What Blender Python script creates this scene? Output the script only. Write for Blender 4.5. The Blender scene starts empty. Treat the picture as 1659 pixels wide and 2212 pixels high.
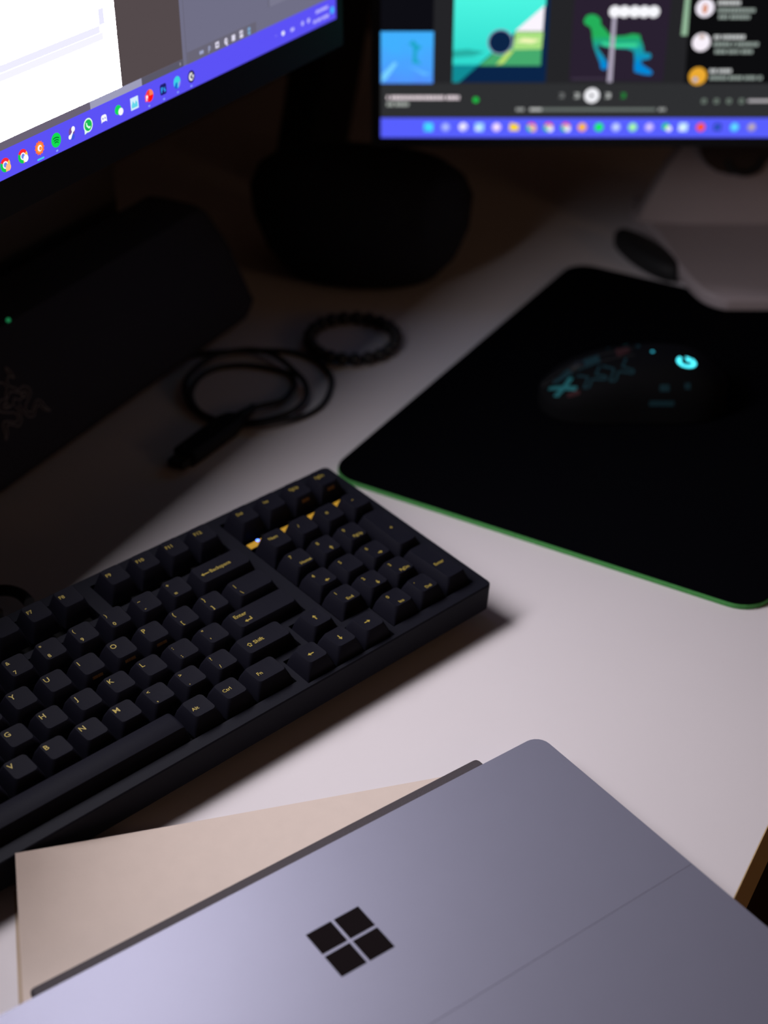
import bpy, bmesh, math, random
from mathutils import Matrix, Vector

random.seed(4)
sc = bpy.context.scene
COL = sc.collection
R = math.radians
DESK = 740.0                       # desk height in mm; everything below is written in mm

# ------------------------------------------------------------------ camera
cam_d = bpy.data.cameras.new('camera'); cam = bpy.data.objects.new('camera', cam_d); COL.objects.link(cam)
cam.location = (0, 0, (DESK + 505.19) / 1000)
cam.rotation_euler = (R(90 - 33.67), 0, 0)
cam_d.sensor_fit = 'VERTICAL'; cam_d.sensor_height = 36.0
cam_d.lens = 3257.5 / 2212 * 36.0
cam_d.clip_start = 0.01; cam_d.clip_end = 50
cam_d.dof.use_dof = True; cam_d.dof.focus_distance = 0.725; cam_d.dof.aperture_fstop = 5.2
sc.camera = cam
sc.cycles.max_bounces = 7; sc.cycles.diffuse_bounces = 4; sc.cycles.glossy_bounces = 3

# ------------------------------------------------------------------ world, exposure
w = bpy.data.worlds.new('world'); sc.world = w; w.use_nodes = True
w.node_tree.nodes['Background'].inputs[0].default_value = (0, 0, 0, 1)
w.node_tree.nodes['Background'].inputs[1].default_value = 0.0
sc.view_settings.view_transform = 'Standard'; sc.view_settings.look = 'None'
sc.view_settings.exposure = 0.0; sc.view_settings.gamma = 1.0
sc.view_settings.use_curve_mapping = False
SCREEN_WHITE = 19.3                # radiance of the over-exposed white page on the big screen

# ------------------------------------------------------------------ frames
A61 = R(61)
DM = Vector((math.cos(A61), math.sin(A61), 0))       # along the desk's front edge
NM = Vector((math.sin(A61), -math.cos(A61), 0))      # away from the wall, towards the sitter
def cs(c, s, z=0.0): return NM * c + DM * s + Vector((0, 0, z))

# ------------------------------------------------------------------ materials
def lin(c):
    return tuple(((v / 255) / 12.92 if v / 255 <= 0.04045 else ((v / 255 + 0.055) / 1.055) ** 2.4) for v in c)
_m = {}
def mat(name, col, rough=0.5, metal=0.0, var=0.06, scale=60.0, bump=0.0, bscale=400.0, spec=0.5, coat=0.0):
    if name in _m: return _m[name]
    m = bpy.data.materials.new(name); m.use_nodes = True
    nt = m.node_tree; b = nt.nodes['Principled BSDF']
    b.inputs['Roughness'].default_value = rough; b.inputs['Metallic'].default_value = metal
    b.inputs['Specular IOR Level'].default_value = spec; b.inputs['Coat Weight'].default_value = coat
    tc = nt.nodes.new('ShaderNodeTexCoord'); no = nt.nodes.new('ShaderNodeTexNoise')
    no.inputs['Scale'].default_value = scale; no.inputs['Detail'].default_value = 4
    nt.links.new(tc.outputs['Object'], no.inputs['Vector'])
    mx = nt.nodes.new('ShaderNodeMix'); mx.data_type = 'RGBA'
    mx.inputs[6].default_value = tuple(v * (1 - var) for v in col) + (1,)
    mx.inputs[7].default_value = tuple(min(1, v * (1 + var)) for v in col) + (1,)
    nt.links.new(no.outputs['Fac'], mx.inputs[0]); nt.links.new(mx.outputs[2], b.inputs['Base Color'])
    if bump:
        n2 = nt.nodes.new('ShaderNodeTexNoise'); n2.inputs['Scale'].default_value = bscale
        nt.links.new(tc.outputs['Object'], n2.inputs['Vector'])
        bp = nt.nodes.new('ShaderNodeBump'); bp.inputs['Strength'].default_value = bump; bp.inputs['Distance'].default_value = 0.0004
        nt.links.new(n2.outputs['Fac'], bp.inputs['Height']); nt.links.new(bp.outputs['Normal'], b.inputs['Normal'])
    _m[name] = m; return m
def wood(name, c1, c2, sx, sy, rough=0.5):
    m = bpy.data.materials.new(name); m.use_nodes = True
    nt = m.node_tree; b = nt.nodes['Principled BSDF']; b.inputs['Roughness'].default_value = rough
    tc = nt.nodes.new('ShaderNodeTexCoord'); mp = nt.nodes.new('ShaderNodeMapping')
    mp.inputs['Scale'].default_value = (sx, sy, sy); no = nt.nodes.new('ShaderNodeTexNoise')
    no.inputs['Scale'].default_value = 1.0; no.inputs['Detail'].default_value = 6
    nt.links.new(tc.outputs['Object'], mp.inputs['Vector']); nt.links.new(mp.outputs[0], no.inputs['Vector'])
    mx = nt.nodes.new('ShaderNodeMix'); mx.data_type = 'RGBA'
    mx.inputs[6].default_value = c1 + (1,); mx.inputs[7].default_value = c2 + (1,)
    nt.links.new(no.outputs['Fac'], mx.inputs[0]); nt.links.new(mx.outputs[2], b.inputs['Base Color'])
    return m
_e = {}
def glow(rgb, k=1.0):
    key = (tuple(rgb), k)
    if key in _e: return _e[key]
    m = bpy.data.materials.new('screen_light'); m.use_nodes = True
    nt = m.node_tree; nt.nodes.remove(nt.nodes['Principled BSDF'])
    e = nt.nodes.new('ShaderNodeEmission'); e.inputs[0].default_value = lin(rgb) + (1,); e.inputs[1].default_value = k
    nt.links.new(e.outputs[0], nt.nodes['Material Output'].inputs[0])
    _e[key] = m; return m
def glow_grad(c1, c2, axis=1, lo=0.0, hi=0.1, k=1.0, noise=0.0, nscale=60):
    m = bpy.data.materials.new('screen_light_gradient'); m.use_nodes = True
    nt = m.node_tree; nt.nodes.remove(nt.nodes['Principled BSDF'])
    e = nt.nodes.new('ShaderNodeEmission'); e.inputs[1].default_value = k
    tc = nt.nodes.new('ShaderNodeTexCoord'); sp = nt.nodes.new('ShaderNodeSeparateXYZ')
    nt.links.new(tc.outputs['Object'], sp.inputs[0])
    mr = nt.nodes.new('ShaderNodeMapRange'); mr.inputs[1].default_value = lo; mr.inputs[2].default_value = hi
    nt.links.new(sp.outputs[axis], mr.inputs[0])
    fac = mr.outputs[0]
    if noise:
        no = nt.nodes.new('ShaderNodeTexNoise'); no.inputs['Scale'].default_value = nscale
        nt.links.new(tc.outputs['Object'], no.inputs['Vector'])
        ma = nt.nodes.new('ShaderNodeMath'); ma.operation = 'MULTIPLY_ADD'; ma.inputs[1].default_value = noise; ma.use_clamp = True
        nt.links.new(no.outputs['Fac'], ma.inputs[0]); nt.links.new(fac, ma.inputs[2]); fac = ma.outputs[0]
    mx = nt.nodes.new('ShaderNodeMix'); mx.data_type = 'RGBA'
    mx.inputs[6].default_value = lin(c1) + (1,); mx.inputs[7].default_value = lin(c2) + (1,)
    nt.links.new(fac, mx.inputs[0]); nt.links.new(mx.outputs[2], e.inputs[0])
    nt.links.new(e.outputs[0], nt.nodes['Material Output'].inputs[0])
    return m

desk_white = mat('white_laminate', (0.76, 0.70, 0.73), 0.75, var=0.015, scale=25, bump=0.05, bscale=900, spec=0.15)
edge_brown = wood('brown_edging', (0.80, 0.56, 0.30), (0.66, 0.45, 0.22), 3, 90, 0.55)
floor_wood = wood('dark_floorboards', (0.10, 0.055, 0.028), (0.06, 0.033, 0.018), 2, 30, 0.5)
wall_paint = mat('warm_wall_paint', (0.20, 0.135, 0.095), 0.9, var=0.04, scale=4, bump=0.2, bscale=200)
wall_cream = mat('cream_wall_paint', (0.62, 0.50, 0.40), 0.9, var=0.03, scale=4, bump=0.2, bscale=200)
ceil_paint = mat('ceiling_paint', (0.26, 0.21, 0.17), 0.9, var=0.02, scale=4)
black_plastic = mat('black_plastic', (0.010, 0.010, 0.012), 0.6, var=0.2, scale=300, spec=0.25)
matte_black = mat('matte_black_plastic', (0.010, 0.010, 0.012), 0.7, var=0.2, scale=300)
black_fabric = mat('black_grille_cloth', (0.045, 0.047, 0.072), 0.95, var=0.3, scale=900, bump=0.6, bscale=1800, spec=0.2)
dark_grey = mat('dark_grey_plastic', (0.07, 0.062, 0.07), 0.6, var=0.1)
case_mat = mat('anodised_dark_case', (0.0075, 0.0075, 0.0130), 0.62, 0.0, var=0.05, bump=0.12, bscale=2500, spec=0.11)
plate_mat = mat('switch_plate_black', (0.006, 0.006, 0.007), 0.6)
cap_mat = mat('dark_keycap_plastic', (0.0066, 0.0063, 0.0120), 0.64, var=0.08, scale=500, bump=0.12, bscale=3500, spec=0.09)
legend_mat = mat('yellow_legend', (0.42, 0.31, 0.045), 0.5, var=0.03)
strip_mat = mat('yellow_indicator_strip', (0.72, 0.40, 0.03), 0.45, var=0.05)
alu = mat('lavender_silver_metal', (0.275, 0.272, 0.365), 0.525, 0.5, var=0.02, bump=0.06, bscale=3500)
alu2 = mat('lavender_silver_metal_stand', (0.283, 0.28, 0.375), 0.525, 0.5, var=0.02, bump=0.06, bscale=3500)
logo_black = mat('black_mirror_logo', (0.009, 0.006, 0.007), 0.9, var=0.05, spec=0.05)
cover_mat = mat('dark_cover_cloth', (0.060, 0.048, 0.056), 0.8, var=0.12, scale=700, bump=0.5, bscale=1500)
paper_mat = mat('cream_paper', (0.72, 0.59, 0.525), 0.8, var=0.04, scale=120, bump=0.15, bscale=1200)
paper_dark = mat('tan_paper', (0.50, 0.38, 0.29), 0.85, var=0.05, scale=120)
pad_mat = mat('black_mat_cloth', (0.0020, 0.0020, 0.0032), 0.95, var=0.3, scale=900, bump=0.5, bscale=2200, spec=0.015)
pad_green = mat('green_mat_edge', (0.06, 0.30, 0.065), 0.8, var=0.25, scale=500)
bead_mat = mat('dark_bead_stone', (0.016, 0.014, 0.016), 0.35, var=0.4, scale=80)
rubber = mat('black_cable_rubber', (0.010, 0.010, 0.012), 0.55, var=0.1)
grey_metal = mat('grey_plug_metal', (0.16, 0.16, 0.18), 0.4, 0.6)
mouse_mat = mat('black_mouse_shell', (0.004, 0.004, 0.005), 0.8, var=0.1, spec=0.08)
stand_mat = mat('pale_stand_plastic', (0.44, 0.37, 0.39), 0.55, var=0.03)
pouch_mat = mat('black_soft_case', (0.020, 0.021, 0.032), 0.85, var=0.2, bump=0.4, bscale=900, spec=0.2)
emblem_mat = mat('grey_emblem_line', (0.34, 0.31, 0.36), 0.5)

# ------------------------------------------------------------------ mesh helpers (mm)
def rrect(w, h, r, n=5, cx=0, cy=0):
    pts = []
    for (sx, sy, a0) in ((1, 1, 0), (-1, 1, 90), (-1, -1, 180), (1, -1, 270)):
        for i in range(n):
            a = R(a0 + 90 * i / (n - 1))
            pts.append((cx + sx * (w / 2 - r) + r * math.cos(a), cy + sy * (h / 2 - r) + r * math.sin(a)))
    return pts
def loft(bm, rings, cap0=True, cap1=True, mi=0):
    vs = [[bm.verts.new(p) for p in r] for r in rings]
    n = len(vs[0]); fs = []
    for a, b in zip(vs[:-1], vs[1:]):
        for i in range(n):
            j = (i + 1) % n
            fs.append(bm.faces.new((a[i], a[j], b[j], b[i])))
    if cap0: fs.append(bm.faces.new(list(reversed(vs[0]))))
    if cap1: fs.append(bm.faces.new(vs[-1]))
    for f in fs: f.material_index = mi
    return vs
def slab(bm, w, h, z0, z1, r=2.0, bev=0.6, n=5, cx=0, cy=0, mi=0):
    o = rrect(w, h, r, n, cx, cy); i = rrect(w - 2 * bev, h - 2 * bev, max(r - bev, 0.05), n, cx, cy)
    loft(bm, [[(x, y, z0) for x, y in i], [(x, y, z0 + bev) for x, y in o],
              [(x, y, z1 - bev) for x, y in o], [(x, y, z1) for x, y in i]], mi=mi)
def box(bm, x0, x1, y0, y1, z0, z1, mi=0):
    loft(bm, [[(x1, y1, z0), (x0, y1, z0), (x0, y0, z0), (x1, y0, z0)],
              [(x1, y1, z1), (x0, y1, z1), (x0, y0, z1), (x1, y0, z1)]], mi=mi)
def catmull(P, k=8, closed=False):
    P = [Vector(p) for p in P]; out = []; n = len(P)
    for i in range(n if closed else n - 1):
        if closed: p0, p1, p2, p3 = P[i - 1], P[i], P[(i + 1) % n], P[(i + 2) % n]
        else: p0, p1, p2, p3 = P[max(i - 1, 0)], P[i], P[i + 1], P[min(i + 2, n - 1)]
        for j in range(k):
            t = j / k
            out.append(0.5 * ((2 * p1) + (p2 - p0) * t + (2 * p0 - 5 * p1 + 4 * p2 - p3) * t * t + (3 * p1 - p0 - 3 * p2 + p3) * t ** 3))
    if not closed: out.append(P[-1])
    return out
def tube(bm, path, r, n=10, mi=0):
    path = [Vector(p) for p in path]; rings = []; up = Vector((0, 0, 1))
    for i, p in enumerate(path):
        t = (path[min(i + 1, len(path) - 1)] - path[max(i - 1, 0)]).normalized()
        a = t.cross(up)
        if a.length < 1e-4: a = t.cross(Vector((1, 0, 0)))
        a.normalize(); b = a.cross(t)
        rr = r(i / (len(path) - 1)) if callable(r) else r
        rings.append([p + (a * math.cos(2 * math.pi * k / n) + b * math.sin(2 * math.pi * k / n)) * rr for k in range(n)])
    loft(bm, rings, mi=mi)
def ball(bm, c, r, seg=14, rings=9, sz=1.0):
    m = Matrix.Translation(c) @ Matrix.Diagonal((1, 1, sz, 1))
    bmesh.ops.create_uvsphere(bm, u_segments=seg, v_segments=rings, radius=r, matrix=m)
def poly(bm, pts, z, mi=0):
    f = bm.faces.new([bm.verts.new((x, y, z)) for x, y in pts]); f.material_index = mi
    f.normal_update()
    if f.normal.z < 0: f.normal_flip()
    return f
def ell(cx, cy, rx, ry=None, n=24, a0=0, a1=360):
    ry = rx if ry is None else ry
    full = abs(a1 - a0) >= 360
    m = n if full else n + 1
    return [(cx + rx * math.cos(R(a0 + (a1 - a0) * i / n)), cy + ry * math.sin(R(a0 + (a1 - a0) * i / n))) for i in range(m)]

def obj(name, bm, mats, parent=None, mw=None, smooth=None, recalc=True):
    """one mesh object; mw is its matrix in the frame of the scene (mm), verts are in mm"""
    if recalc: bmesh.ops.recalc_face_normals(bm, faces=bm.faces)
    for v in bm.verts: v.co *= 0.001
    me = bpy.data.meshes.new(name); bm.to_mesh(me); bm.free()
    for m in (mats if isinstance(mats, (list, tuple)) else [mats]): me.materials.append(m)
    if smooth is not None:
        for p in me.polygons: p.use_smooth = True
        me.set_sharp_from_angle(angle=R(smooth))
    return place(name, me, parent, mw)
def place(name, me, parent=None, mw=None):
    o = bpy.data.objects.new(name, me); COL.objects.link(o)
    M = mm(mw if mw is not None else Matrix())
    if parent is not None:
        o.parent = parent; o.matrix_local = WM[parent].inverted() @ M
    else: o.matrix_local = M
    WM[o] = M
    return o
WM = {}
def mm(M):
    M = M.copy(); M.translation = M.translation / 1000; return M
def frame(loc, rz=0.0, rx=0.0, ry=0.0):
    """scene matrix at loc (mm, z above the desk top)"""
    l = Vector(loc); l.z += DESK
    return Matrix.Translation(l) @ Matrix.Rotation(rz, 4, 'Z') @ Matrix.Rotation(ry, 4, 'Y') @ Matrix.Rotation(rx, 4, 'X')
def tag(o, label, cat, group=None):
    o['label'] = label; o['category'] = cat
    if group: o['group'] = group
    return o
def struct(o):
    o['kind'] = 'structure'; return o
def thing(name, label, cat, M, group=None):
    o = bpy.data.objects.new(name, None); COL.objects.link(o); o.empty_display_size = 0.03
    o.matrix_local = mm(M); WM[o] = mm(M)
    return tag(o, label, cat, group)
def NB(): return bmesh.new()
ROOM = Matrix.Rotation(A61, 4, 'Z')          # x = s (along the desk), y = -c (towards the back wall)

# ================================================================== the room
def room_box(name, s0, s1, c0, c1, z0, z1, m):
    b = NB(); box(b, s0, s1, -c1, -c0, z0, z1)
    return struct(obj(name, b, m, None, ROOM))
room_box('floor', -2050, 2050, -1010, 2350, -60, 0, floor_wood)
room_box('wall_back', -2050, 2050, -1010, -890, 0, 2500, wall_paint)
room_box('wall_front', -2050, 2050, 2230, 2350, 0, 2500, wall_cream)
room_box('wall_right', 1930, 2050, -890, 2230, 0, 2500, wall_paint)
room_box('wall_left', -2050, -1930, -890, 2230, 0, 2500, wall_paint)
room_box('ceiling', -2050, 2050, -1010, 2350, 2500, 2560, ceil_paint)
room_box('baseboard_back', -1930, 1930, -890, -876, 0, 80, ceil_paint)

LPM = Matrix.Translation(cs(1500, 620, 0))  # unseen lamp added to give the fronts and shadows a dim warm fill
lp = thing('added_fill_lamp', 'added warm fill lamp with a drum shade, unseen behind the sitter', 'lamp', LPM)
def disc(z, r_): return [(r_ * math.cos(R(a)), r_ * math.sin(R(a)), z) for a in range(0, 360, 12)]
b = NB(); loft(b, [disc(0.1, 140), disc(18, 140), disc(24, 120)]); obj('base', b, matte_black, lp, LPM, 40)
b = NB(); loft(b, [disc(22, 11), disc(1290, 11)]); obj('pole', b, matte_black, lp, LPM, 40)
b = NB(); loft(b, [disc(1240, 175), disc(1480, 140), disc(1478, 136), disc(1241, 171)], False, False); bmesh.ops.holes_fill(b, edges=[e for e in b.edges if e.is_boundary], sides=0)
obj('shade', b, glow((255, 206, 158), 2.9), lp, LPM, 40)

# ================================================================== desk
def deskM(z=0): return Matrix.Translation((0, 0, z)) @ ROOM
dk = thing('desk', 'white laminate desk with a brown wooden front edge', 'desk', Matrix.Translation(cs(-460, 500)) @ ROOM)
S0, S1, C0, C1 = -800, 1780, -870, -86.5
b = NB(); box(b, S0, S1, -C1 + 0.45, -C0, DESK - 40, DESK)
obj('tabletop', b, desk_white, dk, ROOM)
b = NB(); box(b, S0, S1, -C1, -C1 + 0.42, DESK - 40, DESK - 0.05)
e = obj('edge_band', b, edge_brown, dk, ROOM); e['label'] = 'brown wood edge strip'
for s in (S0 + 60, S1 - 60):
    for c in (C0 + 60, C1 - 60):
        b = NB(); slab(b, 55, 55, 0, DESK - 40.2, 5, 1.0, cx=s, cy=-c)
        obj('leg', b, matte_black, dk, ROOM)

# ================================================================== screens
def text_line(bm, x0, x1, y, h, z, mi=0, seed=0):
    """unreadable small print: a row of word-length dashes"""
    rnd = random.Random(seed + int(x0 * 7 + y * 13)); x = x0
    while x < x1 - h * 0.5:
        wl = min(rnd.uniform(h * 0.45, h * 0.95), x1 - x)
        poly(bm, [(x, y - h / 2), (x + wl, y - h / 2), (x + wl, y + h / 2), (x, y + h / 2)], z, mi)
        x += wl + h * (0.16 if rnd.random() < 0.85 else 0.55)
def flat(name, layers, parent, M, z=0.12, step=0.06):
    """layers: [(material, polygon)] drawn one over the other on a screen"""
    b = NB(); mats = []
    for i, (m, pts) in enumerate(layers):
        if m not in mats: mats.append(m)
        poly(b, pts, z + step * i, mats.index(m))
    return obj(name, b, mats, parent, M, recalc=False)
def rect(x0, y0, x1, y1): return [(x0, y0), (x1, y0), (x1, y1), (x0, y1)]
def rr(cx, cy, w, h, r): return rrect(w, h, r, 4, cx, cy)

# ---------- the big left screen: local x along the screen (0 at its right end), y up from the picture's lower edge, z out
def facing(origin, xdir, zdir):
    o = Vector(origin); o.z += DESK
    M = Matrix(); 
    for i, v in enumerate((xdir, Vector((0, 0, 1)), zdir)): M.col[i][:3] = v[:]
    M.translation = o; return M
LK = 1.0339                        # mm per drawing unit on the 27-inch picture
LM = facing(cs(-488, 818.6, 240.2), DM, NM) @ Matrix.Scale(LK, 4)
LW, LH = 598.0 / LK, 336.0 / LK
lb_ = cs(-770, 525)
mon = thing('computer_monitor', 'large black monitor at left showing a bright white page above a violet taskbar', 'monitor', frame(lb_, A61))
b = NB()          # housing with bezel: front ring flush with the picture, 17 mm chin
slab(b, LW + 14, LH + 25, -48, -2.0, 5, 2.5, cx=-LW / 2, cy=LH / 2 - 5.0)
obj('housing', b, black_plastic, mon, LM, 40)
b = NB()
x0, x1, y0, y1 = -LW - 7, 7, -17.6, LH + 7
for q in (rect(x0, y0, x1, 0), rect(x0, LH, x1, y1), rect(x0, 0, -LW, LH), rect(0, 0, x1, LH)):
    (ax, ay), (bx_, by_) = q[0], q[2]; box(b, ax, bx_, ay, by_, -2.0, 0.6)
obj('bezel', b, black_plastic, mon, LM)
DARKG = (84, 74, 76)
b = NB(); poly(b, rect(-LW, 0, 0, LH), 0.0)
disp = obj('display', b, glow((30, 30, 34)), mon, LM, recalc=False); disp['label'] = 'lit picture of the monitor'
VIO = glow((92, 82, 246))
flat('taskbar', [(VIO, rect(-LW, 0, 0, 13.4))], disp, LM)
flat('side_panel', [(glow((112, 111, 134)), rect(-156.5, 13.4, 0, LH - 8)), (glow((103, 101, 120)), rect(-153.5, 13.4, -152.9, LH - 8)),
     (glow((104, 103, 122)), rect(-74, 24, -72.6, LH - 8)), (glow((122, 121, 143)), rect(-72.6, 24, 0, LH - 8)),
     (glow((105, 102, 118)), rect(-152.9, 13.4, -87, 19.6))], disp, LM)
flat('canvas', [(glow(DARKG), [(-208.5, 17.3), (-156.5, 17.3), (-156.5, LH - 8), (-LW, LH - 8), (-LW, 206), (-208.5, 206)])], disp, LM)
PAGE_L = -500.0; PAGE_T = 205.0
flat('document_page', [(glow((255, 251, 255), SCREEN_WHITE), rect(PAGE_L, 17.3, -208.5, PAGE_T))], disp, LM)
flat('document_print', [(glow((232, 230, 255), 1.0), rect(PAGE_L + 20, 50.6, -221, 51.6)), (glow((240, 239, 255), 1.0), rect(PAGE_L + 20, 47.0, -221, 50.4)),
     (glow((246, 245, 255), 1.0), rect(PAGE_L + 20, 43.4, -219, 46.8)), (glow((236, 235, 255), 1.0), rect(-221, 50.6, -217, 58))], disp, LM)
flat('scroll_bar', [(glow((106, 98, 116)), rect(-LW, 13.4, -156.5, 17.3)), (glow((158, 158, 186)), rect(-234, 13.4, -192.5, 17.2)),
     (glow((90, 88, 104)), rect(-192.5, 13.4, -156.5, 17.2)), (glow((150, 148, 168)), rect(-159.8, 14.6, -158.9, 16.2))], disp, LM)
PI_ = [(-140.2, 16.5), (-132.9, 16.3), (-125.5, 16.6), (-117.1, 16.2), (-109.9, 16.4), (-102.2, 16.4), (-94.4, 16.2)]
cw, cl = glow((228, 224, 244)), glow((160, 168, 205))
DK = glow((100, 98, 116))
def panel_icon(i, x, y):
    if i == 0: l = [(cl, ell(x - 0.9, y, 1.0, 1.1, 12)), (cl, ell(x + 0.9, y, 1.0, 1.1, 12))]
    elif i == 1: l = [(cl, ell(x, y + 0.5, 1.1, 1.2, 12)), (DK, ell(x, y + 0.5, 0.5, 0.5, 10)), (cl, rect(x - 1.1, y - 1.8, x - 0.6, y + 0.5))]
    elif i == 2: l = [(cw, rect(x - 1.7, y - 1.6, x + 1.7, y + 1.6)), (DK, rect(x - 0.7, y - 0.6, x + 0.7, y + 0.6))]
    elif i == 3: l = [(cw, ell(x, y + 0.2, 1.5, 1.8, 16)), (DK, ell(x + 0.3, y + 0.4, 0.5, 0.6, 10)), (cw, rect(x + 0.2, y - 2.3, x + 1.4, y - 1.4))]
    elif i == 4: l = [(cw, rect(x - 1.6, y - 1.6, x + 1.6, y + 1.6))]
    elif i == 5: l = [(cw, rect(x - 1.6, y + 0.3, x + 1.6, y + 2.0)), (cw, rect(x - 1.6, y - 1.9, x + 1.6, y - 0.1)), (DK, rect(x - 0.6, y + 0.8, x + 0.6, y + 1.3))]
    else: l = [(glow((130, 180, 225)), rect(x - 1.1, y - 1.9, x + 1.1, y + 1.9)), (DK, rect(x - 0.4, y - 0.8, x + 0.4, y + 0.8))]
    flat('panel_icon', l, disp, LM, z=0.5)
for i, (x, y) in enumerate(PI_): panel_icon(i, x, y)
RED, GRN, YEL, WHT, BLU = glow((255, 40, 50)), glow((20, 205, 80)), glow((255, 205, 60)), glow((250, 250, 255)), glow((110, 140, 240))
def sector(x, y, r, a0, a1): return [(x, y)] + ell(x, y, r, r, 16, a0, a1)
def wheel_icon(x, y, badge):
    r = 3.3
    return [(RED, sector(x, y, r, 30, 150)), (GRN, sector(x, y, r, 150, 270)), (YEL, sector(x, y, r, -90, 30)),
            (WHT, ell(x, y, 1.75)), (BLU, ell(x, y, 1.15)), (badge, ell(x + 1.7, y - 1.5, 1.75))]
def app_icon(k, x, y):
    if k == 'c1': l = wheel_icon(x, y, glow((255, 190, 130)))
    elif k == 'c2': l = wheel_icon(x, y, WHT)
    elif k == 'o':
        star = [(x + (3.5 if i % 2 == 0 else 2.9) * math.cos(R(i * 15)), y + (3.5 if i % 2 == 0 else 2.9) * math.sin(R(i * 15))) for i in range(24)]
        l = [(glow((255, 110, 70)), star), (glow((255, 150, 60)), ell(x, y, 2.3)), (WHT, ell(x + 0.1, y - 0.1, 1.5)), (glow((255, 150, 50)), ell(x + 0.5, y - 0.3, 0.9))]
    elif k == 's':
        l = [(glow((20, 220, 80)), ell(x, y, 3.5))]
        for q, (dy, ww) in enumerate(((1.0, 2.2), (-0.1, 1.8), (-1.1, 1.4))):
            a = [(x + t * ww, y + dy + 0.55 * (1 - t * t) - 0.22 * t) for t in (-1, -0.5, 0, 0.5, 1)]
            l.append((glow((6, 100, 40)), a + [(p, r_ - 0.5) for p, r_ in reversed(a)]))
    elif k == 'st':
        l = [(glow((120, 80, 150)), ell(x, y + 0.6, 2.2)), (glow((60, 90, 220)), ell(x + 0.3, y - 1.8, 1.5)), (WHT, ell(x + 1.2, y + 1.7, 1.35)), (WHT, ell(x - 1.7, y - 1.5, 1.1)),
             (WHT, [(x - 2.2, y - 1.0), (x - 1.0, y - 2.4), (x + 0.9, y + 0.2), (x + 2.3, y + 1.2), (x + 0.4, y + 2.6), (x + 0.0, y + 0.5)])]
    elif k == 'wa':
        l = [(glow((225, 255, 240)), ell(x, y, 3.5)), (glow((225, 255, 240)), [(x - 3.2, y - 3.8), (x - 0.6, y - 3.2), (x - 3.0, y - 1.2)]), (glow((25, 190, 85)), ell(x, y, 2.8)),
             (glow((215, 255, 230)), [(x - 1.5, y + 1.5), (x - 0.7, y + 1.3), (x - 0.7, y + 0.3), (x + 0.4, y - 0.8), (x + 1.4, y - 0.7), (x + 1.6, y - 1.5), (x + 0.2, y - 1.8), (x - 1.5, y - 0.2)])]
    elif k == 'di':
        l = [(WHT, rr(x, y, 4.4, 3.4, 1.4)), (WHT, [(x - 2.2, y - 2.2), (x - 0.8, y - 1.4), (x - 2.0, y + 0.5)]), (WHT, [(x + 2.2, y - 2.2), (x + 2.0, y + 0.5), (x + 0.8, y - 1.4)]),
             (glow((120, 120, 220)), ell(x - 0.8, y - 0.1, 0.42, 0.5, 10)), (glow((120, 120, 220)), ell(x + 0.8, y - 0.1, 0.42, 0.5, 10))]
    elif k == 'we':
        l = [(glow((20, 215, 90)), ell(x - 0.8, y + 0.5, 2.6, 2.4)), (WHT, ell(x + 1.2, y - 0.9, 2.0, 1.85))]
    elif k == 'ph':
        l = [(glow((215, 240, 255)), rect(x - 3.2, y - 3.1, x + 3.2, y + 3.1)), (glow((100, 215, 235)), [(x - 2.4, y - 2.2), (x + 2.4, y - 2.2), (x + 2.4, y - 0.2), (x + 1.2, y + 1.2), (x + 0.2, y - 0.5), (x - 1.1, y + 1.4), (x - 2.4, y - 0.6)])]
    elif k == 'rp':
        l = [(glow((255, 60, 50)), ell(x + 0.6, y + 0.2, 3.2)), (glow((255, 20, 15)), sector(x + 0.6, y + 0.2, 3.2, -180, 0)), (glow((255, 130, 90)), sector(x + 0.6, y + 0.2, 3.2, 0, 90)),
             (glow((255, 70, 110)), rr(x - 1.9, y - 0.4, 2.8, 3.6, 0.4)), (WHT, ell(x - 1.7, y + 0.1, 0.8)), (WHT, rect(x - 2.5, y - 1.8, x - 1.9, y + 0.9))]
    elif k == 'ps':
        l = [(glow((30, 30, 110)), rr(x, y, 5.4, 5.6, 1.1)), (glow((50, 165, 255)), rr(x - 0.9, y + 0.4, 1.7, 1.7, 0.8)), (glow((50, 165, 255)), rect(x - 1.9, y - 1.5, x - 1.2, y + 1.2)), (glow((30, 30, 110)), ell(x - 0.8, y + 0.4, 0.4, 0.4, 8)),
             (glow((50, 165, 255)), [(x + 0.3, y - 1.5), (x + 1.7, y - 1.5), (x + 1.9, y - 0.6), (x + 0.9, y + 0.3), (x + 1.8, y + 0.7), (x + 0.5, y + 0.8), (x + 0.3, y - 0.2), (x + 1.0, y - 0.8)])]
    elif k == 'ed':
        l = [(glow((60, 205, 245)), ell(x, y + 0.4, 3.0, 3.1)), (glow((60, 215, 225)), ell(x + 0.3, y + 1.3, 2.4, 2.0)), (glow((20, 105, 205)), [(x - 2.8, y - 2.0), (x - 0.2, y - 3.2), (x + 0.2, y + 0.2), (x - 1.0, y + 0.5)]),
             (glow((150, 150, 235)), [(x + 1.0, y - 2.6), (x + 2.6, y - 1.0), (x + 2.4, y + 0.8), (x + 0.9, y - 0.6)])]
    else:
        l = [(glow((28, 22, 38)), ell(x, y, 3.0, 3.2)), (WHT, sector(x, y, 2.1, 60, 300)), (glow((28, 22, 38)), ell(x + 0.2, y, 1.15)), (WHT, [(x + 0.2, y + 0.6), (x + 2.2, y + 0.6), (x + 1.5, y - 1.8), (x + 1.0, y - 0.3)])]
    flat('app_icon', l, disp, LM, z=0.3, step=0.03)
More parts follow.
